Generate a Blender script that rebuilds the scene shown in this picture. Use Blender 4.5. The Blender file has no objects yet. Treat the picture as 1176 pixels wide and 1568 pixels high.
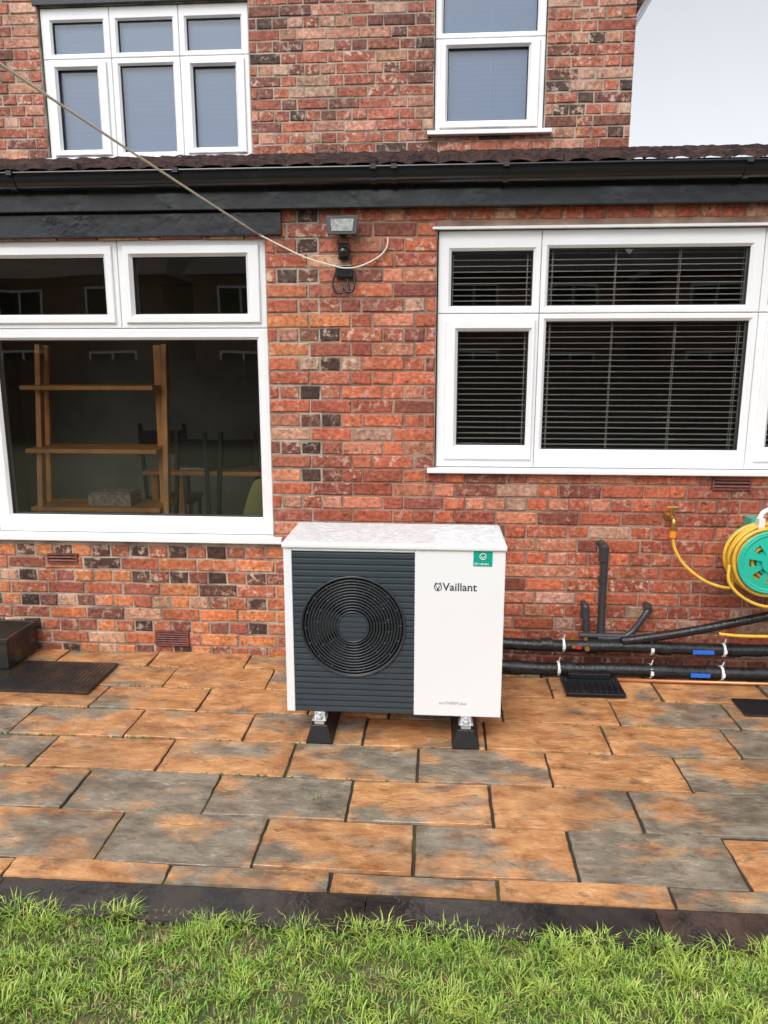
import bpy, math, random
import numpy as np
from mathutils import Vector, noise as mnoise
random.seed(7); rng=np.random.default_rng(7)
scene=bpy.context.scene
scene.view_settings.view_transform='Standard'
scene.view_settings.look='None'
scene.view_settings.exposure=0

# ------------------------------------------------------------ helpers
def link(o,parent=None):
    scene.collection.objects.link(o)
    if parent: o.parent=parent
    return o
def empty(name):
    o=bpy.data.objects.new(name,None); o.empty_display_size=.1
    return link(o)

class MB:
    def __init__(s): s.v=[];s.f=[];s.m=[];s.c=[]
    def add(s,vs,fs,mat=0,col=None):
        b=len(s.v); s.v+= [tuple(p) for p in vs]
        s.f+=[tuple(i+b for i in f) for f in fs]; s.m+=[mat]*len(fs)
        if col is not None: s.c+=[col]*len(vs)
    def box(s,x0,x1,y0,y1,z0,z1,mat=0,col=None):
        s.add([(x0,y0,z0),(x1,y0,z0),(x1,y1,z0),(x0,y1,z0),(x0,y0,z1),(x1,y0,z1),(x1,y1,z1),(x0,y1,z1)],
              [(0,3,2,1),(4,5,6,7),(0,1,5,4),(1,2,6,5),(2,3,7,6),(3,0,4,7)],mat,col)
    def beam(s,p0,p1,w,h,mat=0):
        p0=Vector(p0);p1=Vector(p1);d=(p1-p0).normalized()
        u=d.cross(Vector((0,1,0)))
        if u.length<1e-3: u=Vector((1,0,0))
        u.normalize();w2=d.cross(u).normalized()
        vs=[]
        for p in (p0,p1):
            for a,b in ((-1,-1),(1,-1),(1,1),(-1,1)): vs.append(p+u*a*w/2+w2*b*h/2)
        s.add(vs,[(0,1,2,3),(7,6,5,4),(0,4,5,1),(1,5,6,2),(2,6,7,3),(3,7,4,0)],mat)
    def tube(s,pts,r,n=10,mat=0,closed=False,cap=True):
        pts=[Vector(p) for p in pts];N=len(pts);vs=[];fs=[]
        up=None
        for i,p in enumerate(pts):
            if closed: t=(pts[(i+1)%N]-pts[i-1])
            else: t=pts[min(i+1,N-1)]-pts[max(i-1,0)]
            t.normalize()
            if up is None:
                up=Vector((0,0,1)) if abs(t.z)<.9 else Vector((1,0,0))
            a=(up-t*up.dot(t)).normalized(); up=a; b=t.cross(a)
            rr=r[i] if isinstance(r,(list,tuple)) else r
            for k in range(n):
                an=2*math.pi*k/n; vs.append(p+(a*math.cos(an)+b*math.sin(an))*rr)
        for i in range(N if closed else N-1):
            j=(i+1)%N
            for k in range(n):
                l=(k+1)%n; fs.append((i*n+k,i*n+l,j*n+l,j*n+k))
        if cap and not closed:
            fs.append(tuple(range(n-1,-1,-1))); fs.append(tuple((N-1)*n+k for k in range(n)))
        s.add(vs,fs,mat)
    def torus_y(s,cx,cy,cz,R,r,n=48,k=8,mat=0):
        s.tube([(cx+R*math.cos(2*math.pi*i/n),cy,cz+R*math.sin(2*math.pi*i/n)) for i in range(n)],r,k,mat,closed=True)
    def ring(s,x0,x1,z0,z1,prof,mat=0):
        vs=[];fs=[]
        for ins,y in prof:
            if not isinstance(ins,tuple): ins=(ins,)*4
            l,r,b,t=ins
            vs+=[(x0+l,y,z0+b),(x1-r,y,z0+b),(x1-r,y,z1-t),(x0+l,y,z1-t)]
        for i in range(len(prof)-1):
            for k in range(4):
                l=(k+1)%4; fs.append((i*4+k,i*4+l,i*4+4+l,i*4+4+k))
        s.add(vs,fs,mat)
    def build(s,name,mats,parent=None,smooth=False,bevel=0,autos=False):
        me=bpy.data.meshes.new(name); me.from_pydata(s.v,[],s.f)
        for m in mats: me.materials.append(m)
        me.polygons.foreach_set('material_index',s.m)
        if smooth: me.polygons.foreach_set('use_smooth',[True]*len(s.f))
        if s.c and len(s.c)==len(s.v):
            at=me.color_attributes.new('col','FLOAT_COLOR','POINT')
            at.data.foreach_set('color',np.array(s.c,dtype=np.float32).ravel())
        me.update()
        o=bpy.data.objects.new(name,me); link(o,parent)
        if bevel:
            b=o.modifiers.new('b','BEVEL');b.width=bevel;b.segments=2;b.limit_method='ANGLE'
        if autos:
            me.polygons.foreach_set('use_smooth',[True]*len(s.f))
            try:
                with bpy.context.temp_override(object=o,active_object=o,selected_objects=[o],selected_editable_objects=[o]):
                    bpy.ops.object.shade_smooth_by_angle(angle=math.radians(35))
            except Exception: pass
        return o

def spline(pts,n=8):
    P=[Vector(p) for p in pts];out=[]
    for i in range(len(P)-1):
        p0=P[max(i-1,0)];p1=P[i];p2=P[i+1];p3=P[min(i+2,len(P)-1)]
        for k in range(n):
            t=k/n
            out.append(.5*((2*p1)+(p2-p0)*t+(2*p0-5*p1+4*p2-p3)*t*t+(-p0+3*p1-3*p2+p3)*t**3))
    out.append(P[-1]);return out

# ------------------------------------------------------------ materials
def mat(name,col=(.5,.5,.5),rough=.5,metal=0,spec=.5,var=0,vscale=8,bump=0,bscale=60,coat=0,rvar=0,dark=None):
    m=bpy.data.materials.new(name);m.use_nodes=True
    nt=m.node_tree;N=nt.nodes;L=nt.links;b=N['Principled BSDF']
    b.inputs['Base Color'].default_value=(*col,1);b.inputs['Roughness'].default_value=rough
    b.inputs['Metallic'].default_value=metal;b.inputs['Specular IOR Level'].default_value=spec
    b.inputs['Coat Weight'].default_value=coat
    tc=N.new('ShaderNodeTexCoord')
    if var or rvar or dark:
        n=N.new('ShaderNodeTexNoise');n.inputs['Scale'].default_value=vscale;n.inputs['Detail'].default_value=4
        L.new(tc.outputs['Object'],n.inputs['Vector'])
        if var or dark:
            r=N.new('ShaderNodeValToRGB');L.new(n.outputs[0],r.inputs[0])
            d=dark or tuple(c*(1-var) for c in col)
            r.color_ramp.elements[0].position=.35;r.color_ramp.elements[1].position=.62
            r.color_ramp.elements[0].color=(*d,1);r.color_ramp.elements[1].color=(*col,1)
            L.new(r.outputs[0],b.inputs['Base Color'])
        if rvar:
            q=N.new('ShaderNodeMapRange');q.inputs[1].default_value=.35;q.inputs[2].default_value=.65
            q.inputs[3].default_value=max(rough-rvar,.03);q.inputs[4].default_value=min(rough+rvar,1)
            L.new(n.outputs[0],q.inputs[0]);L.new(q.outputs[0],b.inputs['Roughness'])
    if bump:
        n2=N.new('ShaderNodeTexNoise');n2.inputs['Scale'].default_value=bscale;n2.inputs['Detail'].default_value=3
        L.new(tc.outputs['Object'],n2.inputs['Vector'])
        bp=N.new('ShaderNodeBump');bp.inputs['Strength'].default_value=bump;bp.inputs['Distance'].default_value=.01
        L.new(n2.outputs[0],bp.inputs['Height']);L.new(bp.outputs[0],b.inputs['Normal'])
    return m

def node_mix(nt,fac,a,b,mode='MIX'):
    n=nt.nodes.new('ShaderNodeMix');n.data_type='RGBA';n.blend_type=mode
    for s,v in ((0,fac),(6,a),(7,b)):
        if isinstance(v,bpy.types.NodeSocket): nt.links.new(v,n.inputs[s])
        elif s==0: n.inputs[0].default_value=v
        else: n.inputs[s].default_value=(*v,1)
    return n.outputs[2]
def noise_ramp(nt,vec,scale,p0,p1,detail=4,rough=.55,c0=0,c1=1):
    n=nt.nodes.new('ShaderNodeTexNoise');n.inputs['Scale'].default_value=scale;n.inputs['Detail'].default_value=detail
    n.inputs['Roughness'].default_value=rough
    nt.links.new(vec,n.inputs['Vector'])
    q=nt.nodes.new('ShaderNodeMapRange');q.inputs[1].default_value=p0;q.inputs[2].default_value=p1
    q.inputs[3].default_value=c0;q.inputs[4].default_value=c1
    nt.links.new(n.outputs[0],q.inputs[0]);return q.outputs[0],n.outputs[0]
def mathn(nt,op,a,b):
    n=nt.nodes.new('ShaderNodeMath');n.operation=op
    for i,v in enumerate((a,b)):
        if isinstance(v,bpy.types.NodeSocket): nt.links.new(v,n.inputs[i])
        else: n.inputs[i].default_value=v
    return n.outputs[0]

def brick_mat():
    m=bpy.data.materials.new('brick');m.use_nodes=True;nt=m.node_tree;N=nt.nodes;L=nt.links;b=N['Principled BSDF']
    tc=N.new('ShaderNodeTexCoord').outputs['Object']
    at=N.new('ShaderNodeVertexColor');at.layer_name='col'
    g,gn=noise_ramp(nt,tc,42,.3,.7,5,.6,c0=.5,c1=1.4)
    gm=N.new('ShaderNodeCombineColor')
    for i in range(3): L.new(g,gm.inputs[i])
    c=node_mix(nt,1.0,at.outputs[0],gm.outputs[0],'MULTIPLY')
    d,_=noise_ramp(nt,tc,17,.60,.68,4,.7)
    c=node_mix(nt,mathn(nt,'MULTIPLY',d,.8),c,(.045,.024,.02))
    l,_=noise_ramp(nt,tc,23,.52,.62,4,.7)
    c=node_mix(nt,mathn(nt,'MULTIPLY',l,at.outputs[1]),c,(.60,.43,.33))
    # large soft weathering streaks over the whole wall
    mp=N.new('ShaderNodeMapping');mp.inputs['Scale'].default_value=(2.2,1,.7);L.new(tc,mp.inputs[0])
    wz,_=noise_ramp(nt,mp.outputs[0],1.6,.35,.65,3,.6,c0=.78,c1=1.12)
    wm=N.new('ShaderNodeCombineColor')
    for i in range(3): L.new(wz,wm.inputs[i])
    c=node_mix(nt,1.0,c,wm.outputs[0],'MULTIPLY')
    L.new(c,b.inputs['Base Color'])
    b.inputs['Roughness'].default_value=.60;b.inputs['Specular IOR Level'].default_value=.3
    _,n2=noise_ramp(nt,tc,26,.3,.7,3)
    h=mathn(nt,'ADD',mathn(nt,'MULTIPLY',gn,.5),n2)
    bp=N.new('ShaderNodeBump');bp.inputs['Strength'].default_value=.85;bp.inputs['Distance'].default_value=.011
    L.new(h,bp.inputs['Height']);L.new(bp.outputs[0],b.inputs['Normal']);return m
def slab_mat():
    m=bpy.data.materials.new('wet_sandstone');m.use_nodes=True;nt=m.node_tree;N=nt.nodes;L=nt.links;b=N['Principled BSDF']
    tc=N.new('ShaderNodeTexCoord').outputs['Object']
    at=N.new('ShaderNodeVertexColor');at.layer_name='col'
    mp=N.new('ShaderNodeMapping');mp.inputs['Scale'].default_value=(1,1.8,1);L.new(tc,mp.inputs[0]);v=mp.outputs[0]
    add=N.new('ShaderNodeVectorMath');add.operation='ADD';L.new(v,add.inputs[0])
    sc=N.new('ShaderNodeVectorMath');sc.operation='SCALE';sc.inputs[3].default_value=37;L.new(at.outputs[0],sc.inputs[0]);L.new(sc.outputs[0],add.inputs[1]);v=add.outputs[0]
    _,n=noise_ramp(nt,v,2.8,.3,.7,5,.6)
    fac=mathn(nt,'ADD',mathn(nt,'MULTIPLY',mathn(nt,'SUBTRACT',n,.5),8.0),at.outputs[1])
    cl=N.new('ShaderNodeClamp');L.new(fac,cl.inputs[0])
    fine,_=noise_ramp(nt,v,8,.3,.7,6,.66)
    gr=N.new('ShaderNodeValToRGB');L.new(fine,gr.inputs[0])
    gr.color_ramp.elements[0].color=(.085,.080,.062,1);gr.color_ramp.elements[1].color=(.30,.27,.21,1)
    og=N.new('ShaderNodeValToRGB');L.new(fine,og.inputs[0])
    og.color_ramp.elements[0].color=(.30,.115,.038,1);og.color_ramp.elements[1].color=(.66,.35,.155,1)
    c=node_mix(nt,mathn(nt,'MULTIPLY',cl.outputs[0],.92),og.outputs[0],gr.outputs[0])
    s,_=noise_ramp(nt,v,9,.57,.64,6,.72);c=node_mix(nt,mathn(nt,'MULTIPLY',s,.55),c,(.085,.05,.03))
    s2,_=noise_ramp(nt,v,16,.62,.70,5,.7);c=node_mix(nt,mathn(nt,'MULTIPLY',s2,.4),c,(.55,.46,.34))
    dp,_=noise_ramp(nt,tc,1.9,.50,.62,3,.6)
    c=node_mix(nt,mathn(nt,'MULTIPLY',dp,.28),c,(.06,.035,.022))
    L.new(c,b.inputs['Base Color'])
    r=mathn(nt,'SUBTRACT',.30,mathn(nt,'MULTIPLY',dp,.20));L.new(r,b.inputs['Roughness'])
    _,n1=noise_ramp(nt,v,6,.3,.7,6,.58)
    w=mathn(nt,'PINGPONG',mathn(nt,'MULTIPLY',n1,7.0),.5)
    h=mathn(nt,'ADD',mathn(nt,'MULTIPLY',fine,.10),mathn(nt,'ADD',n1,mathn(nt,'MULTIPLY',w,.6)))
    bp=N.new('ShaderNodeBump');bp.inputs['Strength'].default_value=.5;bp.inputs['Distance'].default_value=.012
    L.new(h,bp.inputs['Height']);L.new(bp.outputs[0],b.inputs['Normal']);return m
def attr_mat(name,rough=.6):
    m=bpy.data.materials.new(name);m.use_nodes=True;nt=m.node_tree;b=nt.nodes['Principled BSDF']
    at=nt.nodes.new('ShaderNodeVertexColor');at.layer_name='col'
    nt.links.new(at.outputs[0],b.inputs['Base Color']);b.inputs['Roughness'].default_value=rough
    return m
def glass_mat():
    m=bpy.data.materials.new('window_glass');m.use_nodes=True;nt=m.node_tree;N=nt.nodes;L=nt.links
    for n in list(N): N.remove(n)
    o=N.new('ShaderNodeOutputMaterial');mx=N.new('ShaderNodeMixShader');t=N.new('ShaderNodeBsdfTransparent');g=N.new('ShaderNodeBsdfGlossy')
    g.inputs['Roughness'].default_value=.01;t.inputs[0].default_value=(.93,.95,.94,1)
    fr=N.new('ShaderNodeFresnel');fr.inputs[0].default_value=1.5
    f=mathn(nt,'MULTIPLY',fr.outputs[0],2.6)
    tc=N.new('ShaderNodeTexCoord').outputs['Object']
    _,n=noise_ramp(nt,tc,1.6,.3,.7,1)
    bp=N.new('ShaderNodeBump');bp.inputs['Strength'].default_value=.1;bp.inputs['Distance'].default_value=.01
    L.new(n,bp.inputs['Height']);L.new(bp.outputs[0],g.inputs['Normal'])
    L.new(f,mx.inputs[0]);L.new(t.outputs[0],mx.inputs[1]);L.new(g.outputs[0],mx.inputs[2]);L.new(mx.outputs[0],o.inputs[0]);return m

BR=brick_mat();SL=slab_mat();GL=glass_mat()
MORT=mat('mortar',(.44,.38,.31),.9,var=.6,vscale=6,bump=.6,bscale=120)
MORTR=mat('mortar_red',(.36,.24,.18),.9,var=.55,vscale=5,bump=.6,bscale=120)
UPVC=mat('white_upvc',(.80,.81,.83),.28,var=.05,vscale=3)
GASK=mat('gasket',(.02,.02,.02),.6)
BLKP=mat('black_plastic',(.012,.013,.016),.16,rvar=.08,vscale=5)
FASC=mat('black_fascia',(.013,.016,.021),.25,rvar=.12,vscale=4,bump=.2,bscale=14)
TILE=mat('roof_tile',(.085,.048,.042),.75,dark=(.022,.015,.017),vscale=14,bump=.9,bscale=55,rvar=.15,spec=.2)
LEAD=mat('lead_flashing',(.07,.075,.085),.5,var=.4)
WOOD=mat('oak_wood',(.74,.32,.09),.45,var=.3,vscale=6)
ROOMW=mat('room_wall',(.19,.19,.165),.9,var=.25,vscale=2)
ROOMF=mat('room_floor',(.30,.20,.12),.5,var=.3)
ROOMK=mat('kitchen_wall',(.14,.14,.14),.9,var=.1)
BLND=mat('blind_slat',(.82,.80,.74),.5)
BLUEB=mat('blue_blind',(.46,.66,.98),.5)
DARK=mat('dark_void',(.012,.012,.013),.9,var=.2)

# ------------------------------------------------------------ house
house=empty('brick_house')
OPL=(-3.6,-.905,.68,2.33); OPR=(-.005,2.30,1.09,2.345)
OU1=(-2.89,-1.36,3.14,4.17); OU2=(-.045,.73,3.27,4.46)

def wall_cells(x0,x1,z0,z1,ops,y0,y1,mb,mt=0):
    xs=sorted({x0,x1,*[o[0] for o in ops],*[o[1] for o in ops]});zs=sorted({z0,z1,*[o[2] for o in ops],*[o[3] for o in ops]})
    for i in range(len(xs)-1):
        for j in range(len(zs)-1):
            cx=(xs[i]+xs[i+1])/2;cz=(zs[j]+zs[j+1])/2
            if any(o[0]<cx<o[1] and o[2]<cz<o[3] for o in ops): continue
            mb.box(xs[i],xs[i+1],y0,y1,zs[j],zs[j+1],mt)

pal_up=[((.42,.13,.075),5),((.31,.09,.055),4),((.47,.22,.145),3),((.18,.065,.045),2.4),((.075,.042,.032),1.2),((.52,.31,.22),1.8)]
pal_left=[((.54,.18,.07),4),((.41,.125,.065),4),((.30,.09,.055),2),((.50,.27,.17),1.8),((.18,.07,.05),.6)]
pal_dark=[((.075,.038,.030),4),((.13,.058,.04),3),((.26,.09,.06),1.5)]
pal_right=[((.46,.12,.06),5),((.36,.09,.052),4),((.50,.19,.11),2),((.25,.075,.05),2),((.47,.26,.18),1.0)]
def pick(p):
    t=random.random()*sum(w for _,w in p)
    for c,w in p:
        t-=w
        if t<=0: break
    k=random.uniform(.82,1.16);return tuple(x*k*random.uniform(.96,1.04) for x in c)

def add_brick(mb,x0,x1,z0,z1,y,col,lime):
    j=lambda a=.0028: random.uniform(-a,a)
    g=.0055;yo=y+j(.003);c=.0045
    if x1-x0<.02 or z1-z0<.02: return
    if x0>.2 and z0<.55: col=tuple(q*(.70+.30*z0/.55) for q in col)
    O=[(x0+g+j(),z0+g+j()),(x1-g+j(),z0+g+j()),(x1-g+j(),z1-g+j()),(x0+g+j(),z1-g+j())]
    cx=(x0+x1)/2;cz=(z0+z1)/2
    vs=[(a,y+.02,b) for a,b in O]+[(a,yo+.004,b) for a,b in O]
    vs+=[(a+(c if a<cx else -c),yo+j(.0008),b+(c if b<cz else -c)) for a,b in O]
    fs=[(8,9,10,11)]
    for k in range(4):
        l=(k+1)%4; fs.append((k,l,4+l,4+k)); fs.append((4+k,4+l,8+l,8+k))
    mb.add(vs,fs,0,(*col,lime))

def lay(mb,x0,x1,z0,z1,ops,y,zone):
    H=.0752;row=0;z=z0
    while z<z1-.01:
        zt=min(z+H,z1);zc=(z+zt)/2
        cuts=[(o[0],o[1]) for o in ops if o[2]<zc<o[3]]
        spans=[];a=x0
        for c0,c1 in sorted(cuts):
            if c0>a: spans.append((a,c0))
            a=max(a,c1)
        if a<x1: spans.append((a,x1))
        for s0,s1 in spans:
            x=s0-(0 if row%2 else .056);k=row
            while x<s1-.005:
                kind,pal,lime=zone(row,x,zc,k)
                w=.1125 if kind=='h' else .225
                e=x+w
                if s1-e<.04: e=s1
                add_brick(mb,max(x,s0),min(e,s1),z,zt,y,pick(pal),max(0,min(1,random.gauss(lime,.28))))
                x=e;k+=1
        z+=H;row+=1
def zone_ground(row,x,z,k):
    if z<.68 and x<-.62:
        if row%2==0: return 'h',(pal_dark if k%2 and random.random()<.72 else pal_left),.45
        return 's',(pal_left if random.random()<.95 else pal_dark),.35
    if -.96<x<-.60:
        if row%2==0: return 'h',(pal_dark if (k%2==0 and random.random()<.85) else pal_up),.4
        return 's',pal_left if random.random()<.7 else pal_right,.3
    if -.62<=x<.0 and z>.7:
        return ('h' if (row%2==0 and k%2) or random.random()<.25 else 's'),pal_right,.3
    return ('h' if row%4==0 or random.random()<.22 else 's'),pal_right,.3
def zone_upper(row,x,z,k):
    if row%2==0: return ('h' if random.random()<.85 else 's'),pal_up,.5
    return ('s' if (k%2 or random.random()<.3) else 'h'),pal_up,.5

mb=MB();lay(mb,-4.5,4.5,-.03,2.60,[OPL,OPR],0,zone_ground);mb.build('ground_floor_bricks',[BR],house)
mb=MB();lay(mb,-4.5,1.33,2.92,4.75,[OU1,OU2],1.7,zone_upper);mb.build('upper_floor_bricks',[BR],house)
mb=MB()
wall_cells(-4.5,-.62,-.1,2.6,[OPL],.006,.11,mb,0)
wall_cells(-.62,4.5,-.1,2.6,[OPR],.006,.11,mb,1)
wall_cells(-4.5,1.325,2.6,4.75,[OU1,OU2],1.706,1.81,mb,0)
mb.box(1.22,1.325,1.811,7,2.6,4.75,0); mb.box(-4.5,-4.4,1.811,7,2.6,4.75,0); mb.box(-4.5,1.325,7,7.1,0,4.75,0)
mb.box(4.4,4.5,.111,7,-.1,2.55,0)
# side wall with an unseen opening, added to brighten the dining room
mb.box(-4.5,-4.4,.111,.5,-.1,2.55,0);mb.box(-4.5,-4.4,2.2,7,-.1,2.55,0);mb.box(-4.5,-4.4,.5,2.2,-.1,.5,0);mb.box(-4.5,-4.4,.5,2.2,2.35,2.55,0)
mb.build('mortar_walls',[MORT,MORTR],house)

mb=MB()
def room(x0,x1,y0,y1,z0,z1,mw,side=None):
    t=.03
    mb.box(x0,x1,y0,y1,z0-t,z0,1);mb.box(x0,x1,y0,y1,z1,z1+t,mw)
    if side:
        a,b_,c,d=side
        mb.box(x0-t,x0,y0,a,z0-t,z1+t,mw);mb.box(x0-t,x0,b_,y1,z0-t,z1+t,mw);mb.box(x0-t,x0,a,b_,z0-t,c,mw);mb.box(x0-t,x0,a,b_,d,z1+t,mw)
    else: mb.box(x0-t,x0,y0,y1,z0-t,z1+t,mw)
    mb.box(x1,x1+t,y0,y1,z0-t,z1+t,mw);mb.box(x0-t,x1+t,y1,y1+t,z0-t,z1+t,mw)
room(-4.37,-.55,.112,3.6,.06,2.42,0,(.5,2.2,.5,2.35));room(-.3,2.9,.112,3.4,.06,2.42,2)  # dining room's side gap is added out of view to let daylight in
mb.build('rooms',[ROOMW,ROOMF,ROOMK],house)
mb=MB()
for o in (OU1,OU2): mb.box(o[0]-.02,o[1]+.02,1.9,1.93,o[2]-.02,o[3]+.02,0)
mb.build('upper_room_backs',[DARK],house)

def win(name,cells,yf):
    fr=MB();gl=MB()
    for (x0,x1,z0,z1,w,sash) in cells:
        l,r,b,t=w;G=yf+.035
        e=.003
        x0+=e/2;x1-=e/2;z0+=e/2;z1-=e/2
        sub=lambda k:(max(l-k,.004),max(r-k,.004),max(b-k,.004),max(t-k,.004))
        if sash:
            o=(l*.36,r*.3,b*.33,t*.33);o2=tuple(q+.003 for q in o)
            prof=[(0.0,yf+.07),(0.0,yf+.004),(.004,yf),(o,yf),(o2,yf-.012),(tuple(q+.004 for q in o2),yf-.015),(sub(.018),yf-.015),(sub(.004),yf+.004),(sub(.002),yf+.006),(w,G)]
        else:
            prof=[(0.0,yf+.07),(0.0,yf+.004),(.004,yf),(sub(.016),yf),(sub(.003),yf+.014),(sub(.002),yf+.016),(w,G)]
        fr.ring(x0,x1,z0,z1,prof,0)
        fr.ring(x0,x1,z0,z1,[(sub(.002),yf+.0165 if not sash else yf+.0065),(tuple(q+.004 for q in w),G-.003)],1)
        fr.ring(x0,x1,z0,z1,[(w,G),(w,G+.03),(0.0,G+.03)],0)
        gl.add([(x0+l,G,z0+b),(x1-r,G,z0+b),(x1-r,G,z1-t),(x0+l,G,z1-t)],[(0,1,2,3)])
    fr.build(name+'_frame',[UPVC,GASK],house);gl.build(name+'_glass',[GL],house)
win('dining_window',[
 (-3.6,-2.52,.71,1.85,(.07,.05,.10,.06),0),(-2.52,-.905,.71,1.85,(.08,.065,.10,.06),0),
 (-3.6,-2.52,1.85,2.31,(.07,.05,.07,.09),0),(-2.52,-1.71,1.85,2.31,(.09,.08,.075,.09),1),(-1.71,-.905,1.85,2.31,(.08,.11,.075,.09),1)],.03)
win('kitchen_window',[
 (0,.53,1.92,2.335,(.07,.04,.04,.10),0),(.53,1.64,1.92,2.335,(.04,.065,.04,.09),0),
 (0,.53,1.11,1.92,(.11,.05,.12,.09),1),(.53,1.64,1.11,1.92,(.04,.04,.10,.04),0),
 (1.64,2.295,1.92,2.335,(.05,.07,.04,.09),0),(1.64,2.295,1.11,1.92,(.10,.11,.12,.09),1)],.03)
win('bedroom_window',[
 (-2.885,-2.375,3.83,4.165,(.08,.055,.04,.09),0),(-2.375,-1.87,3.83,4.165,(.055,.05,.04,.09),0),(-1.87,-1.365,3.83,4.165,(.055,.06,.04,.09),0),
 (-2.885,-2.375,3.15,3.83,(.10,.115,.07,.07),1),(-2.375,-1.87,3.15,3.83,(.055,.06,.05,.05),0),(-1.87,-1.365,3.15,3.83,(.09,.105,.07,.07),1)],1.73)
win('bathroom_window',[(-.04,.725,3.89,4.45,(.055,.06,.04,.07),0),(-.04,.725,3.28,3.89,(.09,.115,.08,.06),1)],1.73)
mb=MB()
mb.box(-3.65,-.85,-.035,.03,.672,.708);mb.box(-3.6,-.905,.03,.1,.672,.708)
mb.box(-.045,2.34,-.04,.03,1.083,1.108);mb.box(-.005,2.3,.03,.1,1.083,1.108)
mb.box(-2.93,-1.33,1.66,1.80,3.118,3.148);mb.box(-.09,.78,1.65,1.80,3.25,3.278)
mb.build('window_sills',[UPVC],house,bevel=.004)
mb=MB();mb.box(-.03,2.34,-.006,.03,2.337,2.349);mb.build('window_head_trim',[UPVC],house)

mb=MB()
def blind(x0,x1,z0,z1,yc,sp,depth,tilt,mt=0):
    z=z1-.01;c=math.cos(tilt)*depth/2;s=math.sin(tilt)*depth/2
    while z>z0:
        dz=random.uniform(-.0015,.0015);e=random.uniform(-.0015,.0015)
        vs=[]
        for x,d in ((x0,dz),(x1,dz+e)):
            vs+=[(x,yc-c,z-s+d),(x,yc,z+.0025+d),(x,yc+c,z+s+d)]
        mb.add(vs,[(0,3,4,1),(1,4,5,2)],mt);z-=sp
    n=max(2,int((x1-x0)/.33)+1)
    for i in range(n):
        x=x0+.05+(x1-x0-.1)*i/(n-1)
        for yy in (-abs(c)-.001,abs(c)+.001): mb.box(x-.0014,x+.0014,yc+yy-.0008,yc+yy+.0008,z0,z1,mt)
    mb.box(x0,x1,yc-.015,yc+.015,z1,z1+.03,mt)
for a,b in ((.03,.52),(.55,1.63),(1.67,2.28)):
    blind(a,b,1.20,1.90,.12,.0300,.026,.18);blind(a,b,1.94,2.27,.12,.0300,.026,.30)
mb.build('kitchen_blinds',[BLND],house)
mb=MB()
for a,b in ((-2.85,-2.38),(-2.37,-1.88),(-1.87,-1.39)): blind(a,b,3.16,4.10,1.80,.034,.040,-1.15)
blind(0,.70,3.3,4.42,1.80,.034,.040,-1.15)
mb.build('bedroom_blinds',[BLUEB],house)

mb=MB()
mb.box(-4.5,-.81,-.022,.004,2.315,2.43);mb.box(-4.5,4.5,-.06,.003,2.435,2.60)
mb.box(-2.92,-1.33,1.69,1.72,4.17,4.22)
mb.build('fascia_boards',[FASC],house,bevel=.004)
mb=MB()
def gutter(x0,x1):
    n=14;vs=[];fs=[];cy=-.115;cz=2.60;R=.056
    for r in (R,R-.004):
        for x in (x0,x1):
            for i in range(n+1):
                a=math.pi+math.pi*i/n; vs.append((x,cy+r*math.cos(a),cz+1.25*r*math.sin(a)))
    m=n+1
    for i in range(n):
        fs.append((i,m+i,m+i+1,i+1));fs.append((2*m+i,2*m+i+1,3*m+i+1,3*m+i))
    fs.append((0,2*m,3*m,m));fs.append((n,m+n,3*m+n,2*m+n));mb.add(vs,fs)
gutter(-4.5,4.5)
mb.tube([(-4.5,-.173,2.600),(4.5,-.173,2.600)],.006,8)
for x in (-2.15,-1.3,-.32,-.22,.32,1.45):
    pts=[(x,-.115+.06*math.cos(math.pi+math.pi*i/14),2.60+.075*math.sin(math.pi+math.pi*i/14)) for i in range(15)]
    vs=[]
    for p in pts: vs+=[(p[0]-.014,p[1],p[2]),(p[0]+.014,p[1],p[2])]
    mb.add(vs,[(2*i,2*i+1,2*i+3,2*i+2) for i in range(14)])
    mb.box(x-.014,x+.014,-.186,-.168,2.588,2.610)
for x in np.arange(-4.2,4.4,.8): mb.box(x-.012,x+.012,-.063,-.02,2.55,2.60)
mb.build('gutter',[BLKP],house,autos=True)

mb=MB();vs=[];fs=[]
xs=np.arange(-4.6,4.6,.0125);nx=len(xs);cour=[]
Z=lambda y:2.632+.272*(y+.14)
ys=[];y=-.14
while y<1.72:
    ys+= [(y,-.016,len(cour)),(y+.001,.018,len(cour)),(y+.15,.008,len(cour)),(y+.298,0,len(cour))];cour.append(0);y+=.30
for (yy,dz,c) in ys:
    for x in xs:
        ti=int(x//.15);rnd=mnoise.noise(Vector((ti*3.1,c*7.7,1.3)))
        ph=(x/.15)%1
        prof=.016*abs(math.sin(math.pi*ph))**.7-.004+(.008*rnd)
        n=.008*mnoise.noise(Vector((x*30,yy*20,c)))
        vs.append((x,yy+.03*rnd+n,Z(yy)+dz+prof+n*.8))
for j in range(len(ys)-1):
    for i in range(nx-1): fs.append((j*nx+i,j*nx+i+1,(j+1)*nx+i+1,(j+1)*nx+i))
mb.add(vs,fs);mb.box(-4.5,4.5,-.10,-.06,2.61,2.630);mb.build('lean_to_roof',[TILE],house)
mb=MB();mb.box(-4.5,1.36,1.675,1.703,3.06,3.105);mb.build('roof_flashing',[LEAD],house)
mb=MB()
mb.add([(1.327,1.55,4.0),(1.327,1.55,4.75),(1.62,1.55,4.75),(1.62,1.55,4.42),(1.327,7,4.0),(1.327,7,4.75),(1.62,7,4.75),(1.62,7,4.42)],
       [(0,3,2,1),(4,5,6,7),(0,4,7,3),(3,7,6,2),(1,2,6,5),(0,1,5,4)])
mb.box(-4.6,1.62,1.45,1.70,4.76,4.9)
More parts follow.
